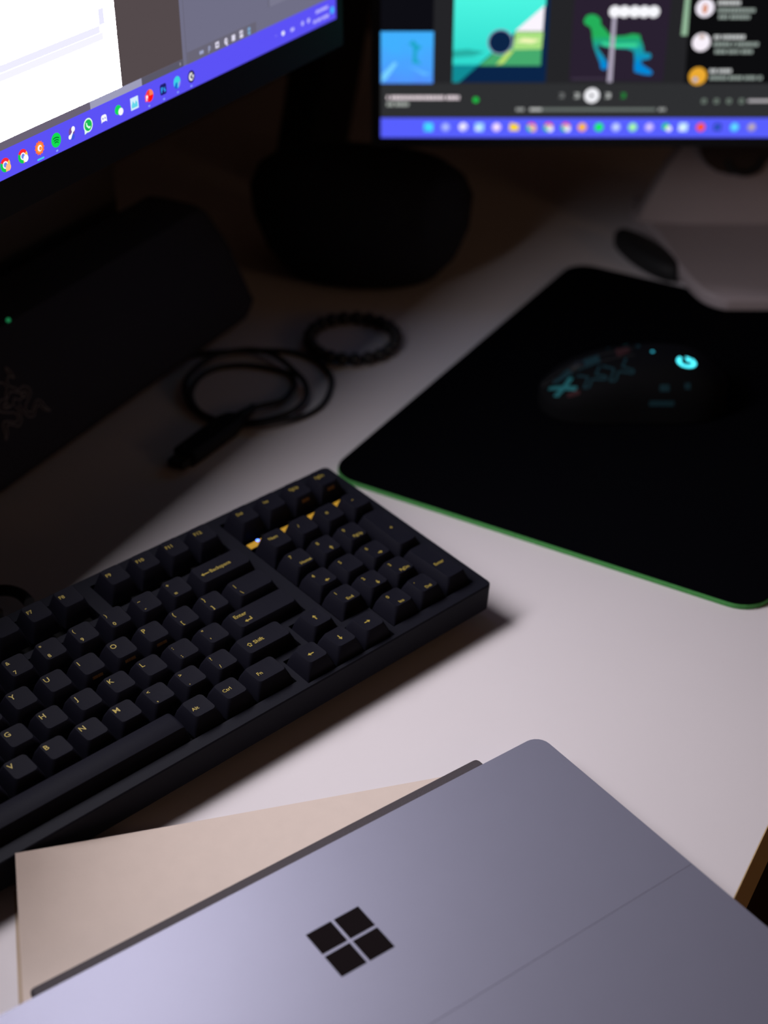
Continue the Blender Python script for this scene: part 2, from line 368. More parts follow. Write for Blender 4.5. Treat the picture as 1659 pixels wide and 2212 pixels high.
for k, (x, y) in {'c1': (-297.5, 6.4), 'c2': (-285.3, 6.6), 'o': (-273.4, 6.7), 's': (-261.3, 6.7), 'st': (-249.7, 6.5), 'wa': (-237.2, 6.6), 'di': (-224.9, 6.4),
                  'we': (-212.6, 6.6), 'ph': (-200.0, 6.6), 'rp': (-187.9, 6.6), 'ps': (-175.5, 6.7), 'ed': (-163.3, 6.6), 'g': (-150.5, 6.4)}.items(): app_icon(k, x, y)
for x, y in ((-261.5, 1.6), (-188.2, 1.7), (-175.4, 1.6), (-163.1, 1.7), (-151.0, 1.5)):
    flat('running_mark', [(glow((140, 165, 255)), rr(x, y, 1.6, 0.9, 0.4))], disp, LM, z=0.3)
flat('running_mark', [(glow((70, 205, 240)), rr(-273.5, 1.5, 5.0, 0.9, 0.4))], disp, LM, z=0.3)
tl = glow((190, 185, 255))
for i, (x, y) in enumerate(((-67.1, 6.5), (-59.7, 6.2), (-49.7, 5.8), (-38.5, 6.5), (-31.8, 6.4))):
    l = [[(tl, [(x - 0.9, y - 0.5), (x, y + 0.5), (x + 0.9, y - 0.5), (x, y + 0.1)])], [(WHT, ell(x, y, 1.5, 1.3))], [(tl, rr(x, y, 4.0, 2.0, 0.8))],
         [(tl, rr(x, y, 2.6, 2.6, 0.9))], [(tl, [(x - 1.5, y - 0.6), (x, y - 1.6), (x + 1.5, y - 0.4), (x + 1.5, y + 1.2), (x, y + 1.6), (x - 1.5, y + 0.8)])]][i]
    flat('tray_icon', l, disp, LM, z=0.3)
b = NB(); text_line(b, -23.5, -9.0, 9.2, 1.9, 0.3); obj('clock_print', b, tl, disp, LM, recalc=False)
b = NB(); text_line(b, -26.5, -8.6, 4.1, 1.9, 0.3); obj('date_print', b, tl, disp, LM, recalc=False)
flat('notice_badge', [(glow((60, 185, 255)), ell(-4.7, 6.1, 2.1))], disp, LM, z=0.3)
# stand of the left monitor, behind the sound bar
b = NB(); slab(b, 190, 130, 0, 9, 18, 1.5, cx=0, cy=-10); obj('stand_base', b, matte_black, mon, frame(lb_, A61), 40)
b = NB(); slab(b, 62, 22, 9, 430, 8, 1.5, cx=0, cy=0); obj('stand_neck', b, matte_black, mon, frame(lb_, A61), 40)
b = NB(); slab(b, 100, 100, 0, 218, 8, 1.5); obj('stand_arm', b, matte_black, mon, frame(cs(-758, 525, 405), A61) @ Matrix.Rotation(R(90), 4, 'X'), 40)

# ---------- right screen
RM = facing(Vector((-2.3, 1043, 131.3)), Vector((1, 0, 0)), Vector((0, -1, 0)))
RW, RH = 527.0, 296.0
RB = frame((285, 1180, 0), 0)
mon2 = thing('computer_monitor', 'right-hand monitor on a pale stand showing a dark music player with album covers', 'monitor', RB)
b = NB(); slab(b, RW + 13, RH + 13, -40, -2, 4, 2, cx=RW / 2, cy=RH / 2); obj('housing', b, black_plastic, mon2, RM, 40)
b = NB()
for q in (rect(-6.5, -6.5, RW + 6.5, 0), rect(-6.5, RH, RW + 6.5, RH + 6.5), rect(-6.5, 0, 0, RH), rect(RW, 0, RW + 6.5, RH)):
    (ax, ay), (bx_, by_) = q[0], q[2]; box(b, ax, bx_, ay, by_, -2, 0.5)
obj('bezel', b, black_plastic, mon2, RM)
b = NB(); poly(b, rect(0, 0, RW, RH), 0)
d2 = obj('display', b, glow((36, 36, 39)), mon2, RM, recalc=False); d2['label'] = 'lit picture of the monitor'
flat('library_panel', [(glow((13, 13, 19)), rect(0, 75, 36.3, RH))], d2, RM)
flat('friends_panel', [(glow((12, 12, 14)), [(212.2, 39), (RW, 39), (RW, RH), (209.5, RH), (209.5, 96)])], d2, RM)
flat('player_panel', [(glow((46, 47, 49)), rect(0, 14.2, RW, 39.0))], d2, RM)
flat('taskbar', [(glow((88, 96, 255)), rect(0, 0, RW, 14.2))], d2, RM)
flat('album_cover', [(glow_grad((86, 140, 255), (66, 176, 255), 1, 0.039, 0.075, noise=0.5, nscale=90), rect(0.1, 39, 36.4, 74.9)),
     (glow((120, 210, 255)), [(0.8, 39.9), (0.8, 45.2), (9.6, 54.2), (11.5, 52.8), (4, 42)]),
     (glow((95, 185, 255)), [(18, 52), (30, 44.5), (35, 45.5), (22, 50)]),
     (glow((30, 165, 200)), [(19.0, 66.2), (22.5, 69.3), (25.6, 65.7), (28.7, 64.4), (25.2, 61.8), (24.9, 56.4), (28.5, 52.0), (24.9, 52.9), (21.8, 53.3), (22.6, 61.3), (22.1, 64.9)])], d2, RM)
flat('album_cover', [(glow((10, 36, 72)), rect(50, 39.6, 115, 104)), (glow_grad((45, 215, 205), (75, 245, 225), 1, 0.05, 0.096), [(50, 39.6), (54.4, 39.6), (112.1, 92.3), (112.1, 104), (50, 104)]),
     (glow((16, 140, 150)), [(50, 39.6), (54.4, 39.6), (68, 52), (50, 52)]),
     (glow((40, 175, 165)), [(50, 57), (64, 58), (72, 61), (60, 63), (50, 62)]),
     (glow((70, 170, 110)), [(68, 51.5), (111, 51.5), (111, 64), (96, 63), (84, 66)]), (glow((190, 225, 110)), [(80, 52.0), (85, 53), (92, 62), (88, 62)]),
     (glow((170, 225, 130)), [(91, 62.5), (111, 63), (111.5, 74.8), (92.5, 74.8)]), (glow((250, 250, 190)), [(93, 68), (104, 67), (110, 69.5), (98, 70.5)]),
     (glow((252, 246, 255)), [(92.2, 75.3), (111.4, 92.6), (111.1, 75.3)]), (glow((140, 160, 190)), ell(82.3, 67.9, 8.8)), (glow((12, 36, 70)), ell(82.3, 67.9, 7.9))], d2, RM)
fig = [(139.9, 79.7), (138.7, 81.8), (140.0, 85.3), (143.4, 86.7), (147.3, 85.9), (150.2, 83.1), (150.5, 79.7), (152.8, 77.5), (157.2, 72.7), (161.6, 71.7), (167.8, 72.0), (172.9, 73.4), (177.8, 72.7), (179.0, 69.2), (180.7, 65.7), (182.1, 60.4), (186.1, 60.0), (187.1, 58.2), (186.4, 56.4), (182.5, 55.5), (180.6, 55.1), (180.6, 52.9), (183.9, 50.6), (188.1, 48.1), (189.2, 46.1), (187.6, 44.8), (182.6, 45.4), (176.6, 47.0), (176.0, 49.7), (175.9, 55.1), (174.9, 61.3), (170.3, 63.1), (163.2, 63.5), (157.9, 63.9), (153.4, 64.8), (149.8, 66.1), (149.5, 63.9), (152.0, 60.4), (154.9, 56.9), (157.4, 53.3), (157.3, 49.7), (155.2, 48.4), (152.8, 49.8), (152.1, 53.3), (149.5, 58.7), (146.8, 64.8), (145.5, 70.1), (144.7, 75.3), (143.6, 77.9)]
cov = [(glow((41, 32, 48)), rect(131.5, 40.6, 197, 104)), (glow_grad((0, 135, 215), (36, 175, 90), 1, 0.052, 0.072), fig),
       (glow((60, 215, 150)), [(153, 68), (160, 66.5), (176, 67), (178, 64.5), (160, 63.9), (152, 66)]), (glow((62, 52, 70)), rect(133, 41.6, 158, 43))]
cov.append((glow((176, 168, 188)), [(158.1, 84.8), (160.7, 84.8), (161.4, 39.9), (158.2, 39.9)]))
for x in (159.4, 165.9, 172.9, 179.4, 185.9): cov.append((WHT, ell(x, 88.4, 4.0)))
flat('album_cover', cov, d2, RM)
flat('scroll_bar', [(glow((146, 182, 152)), rect(206.3, 72.2, 210.4, RH - 60))], d2, RM)
for i, (x, y, cc, c2) in enumerate(((220.5, 90.8, (245, 238, 250), (215, 140, 105)), (220.6, 67.6, (250, 242, 252), (190, 160, 145)), (220.9, 44.1, (235, 170, 50), (140, 170, 215)))):
    flat('avatar', [(glow(cc), ell(x, y, 6.2)), (glow(c2), ell(x - (0 if i < 2 else 1.5), y + (-0.5, 3.8, -2.4)[i], 1.7, (3.4, 1.7, 1.6)[i]))], d2, RM, z=0.3)
tx = [(228.8, 244.9, 94.2), (229.4, 254.7, 89.2), (230.5, 253.1, 84.8), (229.0, 250.1, 71.1), (229.1, 261.3, 66.2), (230.7, 256.7, 61.2), (228.7, 244.7, 47.7), (229.3, 267.2, 42.9)]
for i, (x0, x1, y) in enumerate(tx):
    b = NB(); text_line(b, x0, x1, y, 2.6, 0.25); obj('text_line', b, glow((205, 208, 208) if i % 3 == 0 else (150, 162, 156)), d2, RM, recalc=False)
for x0, x1, y, cc in ((4.3, 56.3, 28.9, (240, 225, 232)), (4.3, 20.6, 24.2, (172, 178, 172))):
    b = NB(); text_line(b, x0, x1, y, 2.7, 0.25); obj('text_line', b, glow(cc), d2, RM, recalc=False)
flat('heart_mark', [(glow((20, 195, 70)), ell(66.8, 27.3, 2.0))], d2, RM, z=0.25)
flat('play_button', [(WHT, ell(148.2, 30.4, 5.2)), (glow((60, 60, 66)), [(146.8, 28.6), (150.2, 30.4), (146.8, 32.2)])], d2, RM, z=0.25)
for x, cc in ((126.8, (110, 112, 112)), (137.5, (175, 178, 176)), (159.3, (185, 188, 186)), (170.0, (30, 130, 55))):
    flat('player_button', [(glow(cc), [(x - 1.9, 28.4), (x + 1.9, 28.6), (x + 1.9, 32.2), (x - 1.9, 32.4), (x, 30.4)])], d2, RM, z=0.25)
flat('progress_bar', [(glow((108, 116, 112)), rect(105, 19.4, 194, 21.4)), (glow((190, 192, 190)), rect(105, 19.4, 113.5, 21.4))], d2, RM, z=0.25)
for x0, x1 in ((95.5, 101.5), (196, 202)):
    b = NB(); text_line(b, x0, x1, 20.4, 2.2, 0.25); obj('text_line', b, glow((165, 168, 166)), d2, RM, recalc=False)
for x in (227.3, 236.1, 244.9, 253.7):
    flat('player_button', [(glow((118, 132, 122)), rr(x, 26.4, 3.2, 3.4, 0.8)), (glow((46, 47, 49)), rect(x - 0.8, 25.8, x + 0.8, 26.8))], d2, RM, z=0.25)
flat('volume_bar', [(glow((182, 178, 182)), rect(258.2, 25.6, 290, 27.6))], d2, RM, z=0.25)
ICX = (33.9, 46.0, 58.5, 70.0, 82.2, 94.7, 106.9, 119.0, 131.2, 143.0, 154.9, 167.0, 178.9, 190.7, 203.2, 214.7, 227.2, 239.1, 251.2, 263.4)
ICC = ((70, 225, 255), (150, 165, 255), (245, 240, 255), (170, 225, 255), (230, 205, 255), (255, 220, 40), None, None, None, (255, 170, 60), (0, 225, 80), (175, 190, 255), (150, 235, 160), (190, 175, 255), 'we', (205, 240, 255), (255, 70, 40), (50, 120, 225), (80, 200, 255), (165, 150, 175))
for i, (x, cc) in enumerate(zip(ICX, ICC)):
    if cc is None: l = wheel_icon(x, 7.6, (glow((250, 190, 120)), WHT, WHT)[i - 6])
    elif cc == 'we': l = [(glow((20, 215, 110)), ell(x - 0.8, 8.1, 2.6, 2.4)), (WHT, ell(x + 1.4, 6.5, 2.0))]
    elif i in (0, 3, 15): l = [(glow(cc), rr(x, 7.6, 6.2, 6.0, 0.8)), (WHT if i else glow((40, 190, 240)), rr(x - 1.3, 6.4, 2.2, 2.0, 0.2))]
    elif i == 5: l = [(glow(cc), rr(x, 7.4, 6.6, 4.8, 0.6)), (glow((255, 200, 30)), rr(x - 1.4, 10.0, 3.4, 1.2, 0.4))]
    elif i == 17: l = [(glow((30, 40, 150)), rr(x, 7.6, 5.4, 5.4, 1)), (glow(cc), rr(x, 7.6, 3.2, 3.2, 1.2)), (glow((60, 70, 200)), ell(x, 7.6, 0.9))]
    elif i == 2: l = [(glow(cc), ell(x, 7.8, 3.0)), (glow((190, 190, 255)), ell(x + 1.2, 6.4, 1.3))]
    else: l = [(glow(cc), ell(x, 7.6, 3.1)), (glow(tuple(min(255, v + 30) for v in cc)), ell(x, 8.0, 1.7))]
    flat('app_icon', l, d2, RM, z=0.25, step=0.03)
# pale stand: tongue-shaped base plate and flared neck with a cable hole
def tongue(inset, z):
    half = [(0, -158), (11, -156.5), (23, -145), (31, -120), (37, -85), (40, -54), (46, -19), (56, 10), (54, 36), (40, 46)]
    pts = [(x + 14, y) for x, y in half] + [(-x - 21, y) for x, y in reversed(half)]
    pts = [(q.x, q.y) for q in catmull([(x, y, 0) for x, y in pts], 4, True)]
    return [((x + 3) * (1 - inset / 60) - 3, (y + 50) * (1 - inset / 97) - 50, z) for x, y in pts]
b = NB(); loft(b, [tongue(1.2, 4.8), tongue(0, 6.0), tongue(0, 12.5), tongue(2.5, 15)])
obj('stand_base', b, stand_mat, mon2, RB, 40)
b = NB(); box(b, -40, 40, -20, 34, 0, 5); obj('base_pad', b, rubber, mon2, RB)
b = NB()
prof = [(0, 76, -8), (14, 69, -5), (30, 61, -1), (46, 52, 3), (64, 40, 7), (95, 33, 13), (200, 31, 26), (300, 30, 34)]
rings = []
for z, hw, y in prof:
    rings.append([(x, yy, 15 + z) for x, yy in ((hw, y + 10), (hw * 0.5, y + 14), (-hw * 0.5, y + 14), (-hw, y + 10), (-hw, y - 4), (-hw * 0.5, y - 9), (hw * 0.5, y - 9), (hw, y - 4))])
loft(b, rings); obj('stand_neck', b, stand_mat, mon2, RB, 50)
b = NB(); slab(b, 76, 76, 0, 92, 6, 1.5); obj('stand_mount', b, matte_black, mon2, Matrix.Translation((261, 1083.2, DESK + 280)) @ Matrix.Rotation(R(-90), 4, 'X'), 40)
b = NB()
c0 = Matrix.Translation((0, 0, 0))
ringp = [(math.cos(R(a)) * 31, math.sin(R(a)) * 24) for a in range(0, 360, 20)]
loft(b, [[(x, -4.5 + y * 0.22, 78 + y) for x, y in ringp], [(x * 0.92, 6 + y * 0.22, 78 + y * 0.92) for x, y in ringp]])
hc = NB(); tube(hc, catmull([(-6, -7.6, 66), (-4, -11, 60), (6, -13, 56.5), (18, -11, 60), (22, -7.4, 68)], 6), 2.6, 8); obj('cable_clip', hc, rubber, mon2, RB, 50)
h_ = obj('cable_hole', b, mat('brown_hole_lining', (0.05, 0.028, 0.02), 0.8), mon2, RB, 40)

# ================================================================== keyboard
U = 18.81
KW = Matrix(((0.7404865, -0.6699995, 0.0527301, -296.81), (0.6720712, 0.7382038, -0.0580979, 486.11), (0, 0.0784591, 0.9969173, 40.34 + DESK), (0, 0, 0, 1)))
ST, CT, DK0 = 0.0784591, 0.9969173, 40.34
def hz(y, z): return (z - DK0 - y * ST) / CT              # local height at which world height is z
XL, XR, YF, YB = -0.42 * U, 19.95 * U, -6.17 * U, 1.17 * U
kc = KW @ Vector(((XL + XR) / 2, (YF + YB) / 2, 0)); 
kb = thing('mechanical_keyboard', 'black mechanical keyboard with yellow lettering and a number pad', 'keyboard', frame((kc.x, kc.y, 0), R(42.227)))
cx, cy, kw_, kd_ = (XL + XR) / 2, (YF + YB) / 2, XR - XL, YB - YF
HT = -7.0
b = NB()
o = rrect(kw_, kd_, 3.5, 6, cx, cy); i1 = rrect(kw_ - 1.2, kd_ - 1.2, 3.0, 6, cx, cy); i2 = rrect(kw_ - 4.2, kd_ - 4.2, 1.5, 6, cx, cy); ob = rrect(kw_ - 5, kd_ - 5, 2.5, 6, cx, cy)
ol = rrect(kw_ - 30, kd_ - 26, 2.5, 6, cx, cy)
loft(b, [[(x, y, hz(y, 2.6)) for x, y in ol], [(x, y, hz(y, 6.4)) for x, y in ol], [(x, y, hz(y, 6.4)) for x, y in ob], [(x, y, hz(y, 7.4)) for x, y in o], [(x, y, HT - 0.7) for x, y in o], [(x, y, HT) for x, y in i1], [(x, y, HT) for x, y in i2], [(x, y, HT - 3) for x, y in i2]], cap1=False)
holes = [(-0.03, 1.03, -0.475, 0.78), (1.97, 6.03, -0.475, 0.78), (6.47, 10.53, -0.475, 0.78), (10.97, 15.03, -0.475, 0.78), (15.47, 19.56, -0.475, 0.78),
         (-0.03, 15.03, -3.75, -0.72), (-0.03, 14.03, -4.75, -3.7), (-0.03, 13.03, -5.78, -4.7),
         (15.47, 19.56, -4.75, -0.72), (16.47, 19.56, -5.78, -4.7), (14.22, 15.28, -5.1, -3.97), (13.22, 16.28, -6.03, -4.97)]
xs = sorted({XL / U + 2.1 / U, XR / U - 2.1 / U} | {h[0] for h in holes} | {h[1] for h in holes})
ys = sorted({YF / U + 2.1 / U, YB / U - 2.1 / U} | {h[2] for h in holes} | {h[3] for h in holes})
def is_hole(i, j):
    x, y = (xs[i] + xs[i + 1]) / 2, (ys[j] + ys[j + 1]) / 2
    return any(h[0] < x < h[1] and h[2] < y < h[3] for h in holes)
def quad(*p): b.faces.new([b.verts.new(q) for q in p])
nx, ny = len(xs) - 1, len(ys) - 1
for i in range(nx):
    for j in range(ny):
        xa, xb, ya, yb = xs[i] * U, xs[i + 1] * U, ys[j] * U, ys[j + 1] * U
        if not is_hole(i, j): quad((xa, ya, HT), (xb, ya, HT), (xb, yb, HT), (xa, yb, HT))
        else:
            for di, dj, p, q in ((-1, 0, (xa, ya), (xa, yb)), (1, 0, (xb, yb), (xb, ya)), (0, -1, (xb, ya), (xa, ya)), (0, 1, (xa, yb), (xb, yb))):
                ii, jj = i + di, j + dj
                if ii < 0 or jj < 0 or ii >= nx or jj >= ny or not is_hole(ii, jj): quad((*p, HT), (*q, HT), (*q, HT - 9), (*p, HT - 9))
obj('case', b, case_mat, kb, KW, recalc=False)
b = NB(); box(b, XL + 3, XR - 3, YF + 3, YB - 3, HT - 10.2, HT - 9); obj('switch_plate', b, plate_mat, kb, KW)
for x in (XL + 45, XR - 45):
    for y in (YF + 26, YB - 26):
        b = NB(); v = [(p, q) for p, q in rrect(22, 9, 4, 4, x, y)]
        loft(b, [[(p, q, hz(q, 0.02)) for p, q in v], [(p, q, hz(q, 2.6)) for p, q in v]]); obj('rubber_foot', b, rubber, kb, KW)
b = NB(); box(b, 15.5 * U, 19.5 * U, -0.715 * U, -0.48 * U, HT + 0.02, HT + 0.5); obj('indicator_strip', b, strip_mat, kb, KW)['label'] = 'yellow indicator strip'
LEDB = glow((70, 110, 255), 6.0)
for (x, y, z, r) in ((15.90 * U, -0.50 * U, HT + 0.5, 1.0), (15.80 * U, -1.0 * U, HT - 1.5, 0.55)):
    b = NB(); ball(b, (x, y, z), r, 12, 8, 0.6); obj('indicator_light', b, LEDB, kb, KW, 60)['label'] = 'small lit blue indicator'

# keycaps
HROW = {'f': 2.5, 'n': 2.9, 'q': 0.9, 'a': 0.0, 'z': 0.9, 'b': 0.9}
TILT = {'f': 0.075, 'n': 0.075, 'q': 0.04, 'a': 0.0, 'z': -0.035, 'b': -0.035}
def top_z(x, y, hw, hd, row, space=False):
    base = HROW[row] + TILT[row] * y
    if space: return base - 1.1 * (y / hd) ** 2
    f = min(1, max(0, (max(abs(x) / hw, abs(y - 0.2) / hd) - 0.66) / 0.34))
    return base - 0.24 * (1 - f)
_cap = {}
def cap_mesh(wu, du, row, space):
    key = (wu, du, row, space)
    if key in _cap: return _cap[key]
    W_, D_ = wu * U - 0.9, du * U - 0.9
    TW, TD = wu * U - 7.4, du * U - 6.5
    hw, hd = TW / 2, TD / 2
    b = NB(); n = 4; rings = []
    base = rrect(W_, D_, 1.0, n)
    t1 = rrect(TW + 0.9, TD + 0.9, 2.2, n, 0, 0.2); t2 = rrect(TW, TD, 1.9, n, 0, 0.2); t3 = rrect(TW * 0.66, TD * 0.66, 1.2, n, 0, 0.2)
    rings.append([(x, y, -8.6) for x, y in base])
    m1 = [((p[0] * 0.62 + q[0] * 0.38), (p[1] * 0.62 + q[1] * 0.38), -4.0) for p, q in zip(base, t1)]
    rings.append(m1)
    rings.append([(x, y, top_z(x, y, hw, hd, row, space) - 0.55) for x, y in t1])
    rings.append([(x, y, top_z(x, y, hw, hd, row, space)) for x, y in t2])
    if space:                # long convex bar: one rounded cross-section carried along its length
        b.free(); b = NB()
        sec = [(-D_ / 2, -8.6), (-hd - 0.9, -2.2)] + [(-hd + 2 * hd * k / 10, top_z(0, -hd + 2 * hd * k / 10, hw, hd, row, True)) for k in range(11)] + [(hd + 0.9, -2.2), (D_ / 2, -8.6)]
        rings = []
        for x, f in ((-W_ / 2, 0.0), (-hw - 0.8, 0.88), (-hw, 0.97), (-hw + 1.2, 1.0), (hw - 1.2, 1.0), (hw, 0.97), (hw + 0.8, 0.88), (W_ / 2, 0.0)):
            rings.append([(x, y, -8.6 + (z + 8.6) * f) for y, z in sec])
        loft(b, rings)
    else:
        rings.append([(x, y, top_z(x, y, hw, hd, row)) for x, y in t3])
        loft(b, rings, True, True)
    bmesh.ops.recalc_face_normals(b, faces=b.faces)
    for v in b.verts: v.co *= 0.001
    me = bpy.data.meshes.new('keycap'); b.to_mesh(me); b.free(); me.materials.append(cap_mat)
    for p in me.polygons: p.use_smooth = True
    me.set_sharp_from_angle(angle=R(38))
    _cap[key] = me; return me
_txt = {}
def text_tris(s, size):
    if (s, size) in _txt: return _txt[(s, size)]
    cu = bpy.data.curves.new('t', 'FONT'); cu.body = s; cu.size = size; cu.offset = size * 0.012; cu.resolution_u = 2
    o = bpy.data.objects.new('t', cu); COL.objects.link(o)
    dg = bpy.context.evaluated_depsgraph_get(); me = bpy.data.meshes.new_from_object(o.evaluated_get(dg))
    me.calc_loop_triangles()
    V = [tuple(v.co[:2]) for v in me.vertices]; F = [tuple(t.vertices) for t in me.loop_triangles]
    bpy.data.objects.remove(o); bpy.data.curves.remove(cu); bpy.data.meshes.remove(me)
    if V:
        x0, x1 = min(v[0] for v in V), max(v[0] for v in V); y0 = 0
        V = [(v[0] - x0, v[1]) for v in V]
        _txt[(s, size)] = (V, F, x1 - x0)
    else: _txt[(s, size)] = ([], [], 0)
    return _txt[(s, size)]
def arrow_poly(d, L=3.4, hwid=1.15, sw=0.3):
    P = [(-L / 2, 0), (-L / 2 + 1.6, hwid), (-L / 2 + 1.35, sw), (L / 2, sw), (L / 2, -sw), (-L / 2 + 1.35, -sw), (-L / 2 + 1.6, -hwid)]
    rot = {'left': 0, 'right': 2, 'up': 3, 'down': 1}[d]
    for _ in range(rot): P = [(-y, x) for x, y in P]
    return P
print_mat = mat('brown_front_print', (0.22, 0.10, 0.02), 0.6)
def key(x, y, wu, du, row, leg=(), space=False, print_w=0):
    """x, y: key centre in key units; leg: (kind, x, y, size) in mm from the centre of the cap"""
    M = KW @ Matrix.Translation((x * U, y * U, 0))
    k = place('keycap', cap_mesh(wu, du, row, space), kb, M)
    hw, hd = (wu * U - 7.4) / 2, (du * U - 6.5) / 2
    if leg:
        b = NB()
        for kind, lx, ly, sz in leg:
            if len(kind) > 1 and kind[0] == '@':
                if kind == '@shift':
                    P = [(0, 1.5), (1.5, 0.1), (0.75, 0.1), (0.75, -1.4), (-0.75, -1.4), (-0.75, 0.1), (-1.5, 0.1)]
                    Q = [(p * 0.62, q * 0.62 - 0.02) for p, q in P]
                    vo = [b.verts.new((lx + p, ly + q, 0)) for p, q in P]; vi = [b.verts.new((lx + p, ly + q, 0)) for p, q in Q]
                    for i in range(7): b.faces.new((vo[i], vo[(i + 1) % 7], vi[(i + 1) % 7], vi[i]))
                elif kind == '@return':
                    b.faces.new([b.verts.new((lx + p, ly + q, 0)) for p, q in [(-2.6, 0), (-1.0, 1.1), (-1.2, 0.32), (2.0, 0.32), (2.0, -0.32), (-1.2, -0.32), (-1.0, -1.1)]])
                    b.faces.new([b.verts.new((lx + p, ly + q, 0)) for p, q in [(1.4, 0.32), (2.0, 0.32), (2.0, 1.9), (1.4, 1.9)]])
                else: b.faces.new([b.verts.new((lx + p, ly + q, 0)) for p, q in arrow_poly(kind[1:], sz)])
            else:
                V, F, wd = text_tris(kind, sz)
                vs = [b.verts.new((lx + p, ly + q, 0)) for p, q in V]
                for f in F:
                    try: b.faces.new([vs[i] for i in f])
                    except ValueError: pass
        for v in b.verts: v.co.z = top_z(v.co.x, v.co.y, hw, hd, row) + 0.07
        for f in b.faces:
            f.normal_update()
            if f.normal.z < 0: f.normal_flip()
        obj('legend', b, legend_mat, k, M, recalc=False)
    if print_w:              # tiny unreadable print on the front of the cap
        b = NB(); D_, TD = du * U - 0.9, du * U - 6.5
        y1, z1 = -(TD + 0.9) / 2 + 0.2, HROW[row] - 0.55 - TILT[row] * hd
        y0, z0 = -(D_ / 2) * 0.62 + y1 * 0.38, -4.0
        text_line(b, -print_w / 2, print_w / 2, 0.5, 0.36, 0, 0, int(x * 10))
        for v in b.verts:
            f = v.co.y; v.co.y = y0 + (y1 - y0) * f - 0.07; v.co.z = z0 + (z1 - z0) * f + 0.03
        obj('front_print', b, print_mat, k, M, recalc=False)
    return k
AL = 4.3
def alpha(s): return [(s, -4.6, 1.6, AL)]
def dual(a, c, sa=3.2, sb=3.4): return [(a, -4.4, 2.6, sa), (c, -4.0, -4.6, sb)]
def word(s, sz=2.9, x=-4.7, y=0.6): return [(s, x, y, sz)]
yF, yN, yQ, yA, yZ, yBt = 0.25, -1.25, -2.25, -3.25, -4.25, -5.25
key(0.5, yF, 1, 1, 'f', word('Esc'))
for i in range(12):
    x = (2.5 + i) if i < 4 else (3.0 + i if i < 8 else 3.5 + i)
    key(x, yF, 1, 1, 'f', word('F%d' % (i + 1), 3.3))
for i, s in enumerate(('Del', 'Ins', 'PgUp', 'PgDn')): key(16.02 + i, yF, 1, 1, 'f', word(s), print_w=5.0 if i > 1 else 0)
for i, (a, c) in enumerate(zip('~!@#$%^&*()_+', '`1234567890-=')): key(0.5 + i, yN, 1, 1, 'n', dual(a, c))
key(14, yN, 2, 1, 'n', [('@left', -10.5, -0.4, 5.2), ('Backspace', -7.2, -1.2, 3.2)])
key(0.75, yQ, 1.5, 1, 'q', word('Tab', 2.9, -9))
for i, s in enumerate('QWERTYUIOP'): key(2 + i, yQ, 1, 1, 'q', alpha(s), print_w=6.0 if s in 'IOP' else 0)
key(12, yQ, 1, 1, 'q', dual('{', '[', 3.6, 3.6)); key(13, yQ, 1, 1, 'q', dual('}', ']', 3.6, 3.6))
key(14.25, yQ, 1.5, 1, 'q', [('|', -8.6, 1.6, 3.2), ('\\', -8.4, -4.4, 3.4)])
key(0.875, yA, 1.75, 1, 'a', word('Caps', 2.9, -11))
for i, s in enumerate('ASDFGHJKL'): key(2.25 + i, yA, 1, 1, 'a', alpha(s))
key(11.25, yA, 1, 1, 'a', dual(':', ';', 3.4, 3.4)); key(12.25, yA, 1, 1, 'a', dual('"', "'", 3.6, 3.8))
key(13.875, yA, 2.25, 1, 'a', [('Enter', -16.0, 1.4, 3.5), ('@return', -10.5, -2.9, 4)])
key(1.125, yZ, 2.25, 1, 'z', [('@shift', -14, 0, 3), ('Shift', -11.2, -1, 3.2)])
for i, s in enumerate('ZXCVBNM'): key(2.75 + i, yZ, 1, 1, 'z', alpha(s))
key(9.75, yZ, 1, 1, 'z', dual('<', ',', 3.2, 4.2)); key(10.75, yZ, 1, 1, 'z', dual('>', '.', 3.2, 4.2)); key(11.75, yZ, 1, 1, 'z', dual('?', '/', 3.4, 3.4))
key(13.125, yZ, 1.75, 1, 'z', [('@shift', -8.6, 0, 3), ('Shift', -6.0, -1.1, 3.4)])
key(0.625, yBt, 1.25, 1, 'b', word('Ctrl', 2.9, -7)); key(1.875, yBt, 1.25, 1, 'b', word('Win', 2.9, -7)); key(3.0, yBt, 1, 1, 'b', word('Alt'))
key(6.625, yBt, 6.25, 1, 'b', (), True)
key(10.27, yBt, 1, 1, 'b', word('Alt', 3.0, -4.4, -1.4)); key(11.27, yBt, 1, 1, 'b', word('Ctrl', 3.0, -4.4, -0.6)); key(12.4, yBt, 1.25, 1, 'b', word('Fn', 3.2, -5.4, -1.6))
key(14.75, -4.5, 1, 1, 'z', [('@up', -0.6, 0.4, 3.6)]); key(13.75, -5.5, 1, 1, 'b', [('@left', -1.0, -0.6, 3.6)])
key(14.75, -5.5, 1, 1, 'b', [('@down', -0.6, -0.4, 3.6)]); key(15.75, -5.5, 1, 1, 'b', [('@right', -0.6, 0, 3.6)])
NX = 16.03
key(NX, yN, 1, 1, 'n', word('Num', 2.9)); key(NX + 1, yN, 1, 1, 'n', word('/', 3.0, -3.8, 0)); key(NX + 2, yN, 1, 1, 'n', word('*', 4.4, -3.0, -1.6)); key(NX + 3, yN, 1, 1, 'n', word('-', 4.0, -2.4, 0))
num = [[('7', 'Home'), ('8', '@up'), ('9', 'PgUp')], [('4', '@left'), ('5', None), ('6', '@right')], [('1', 'End'), ('2', '@down'), ('3', 'PgDn')]]
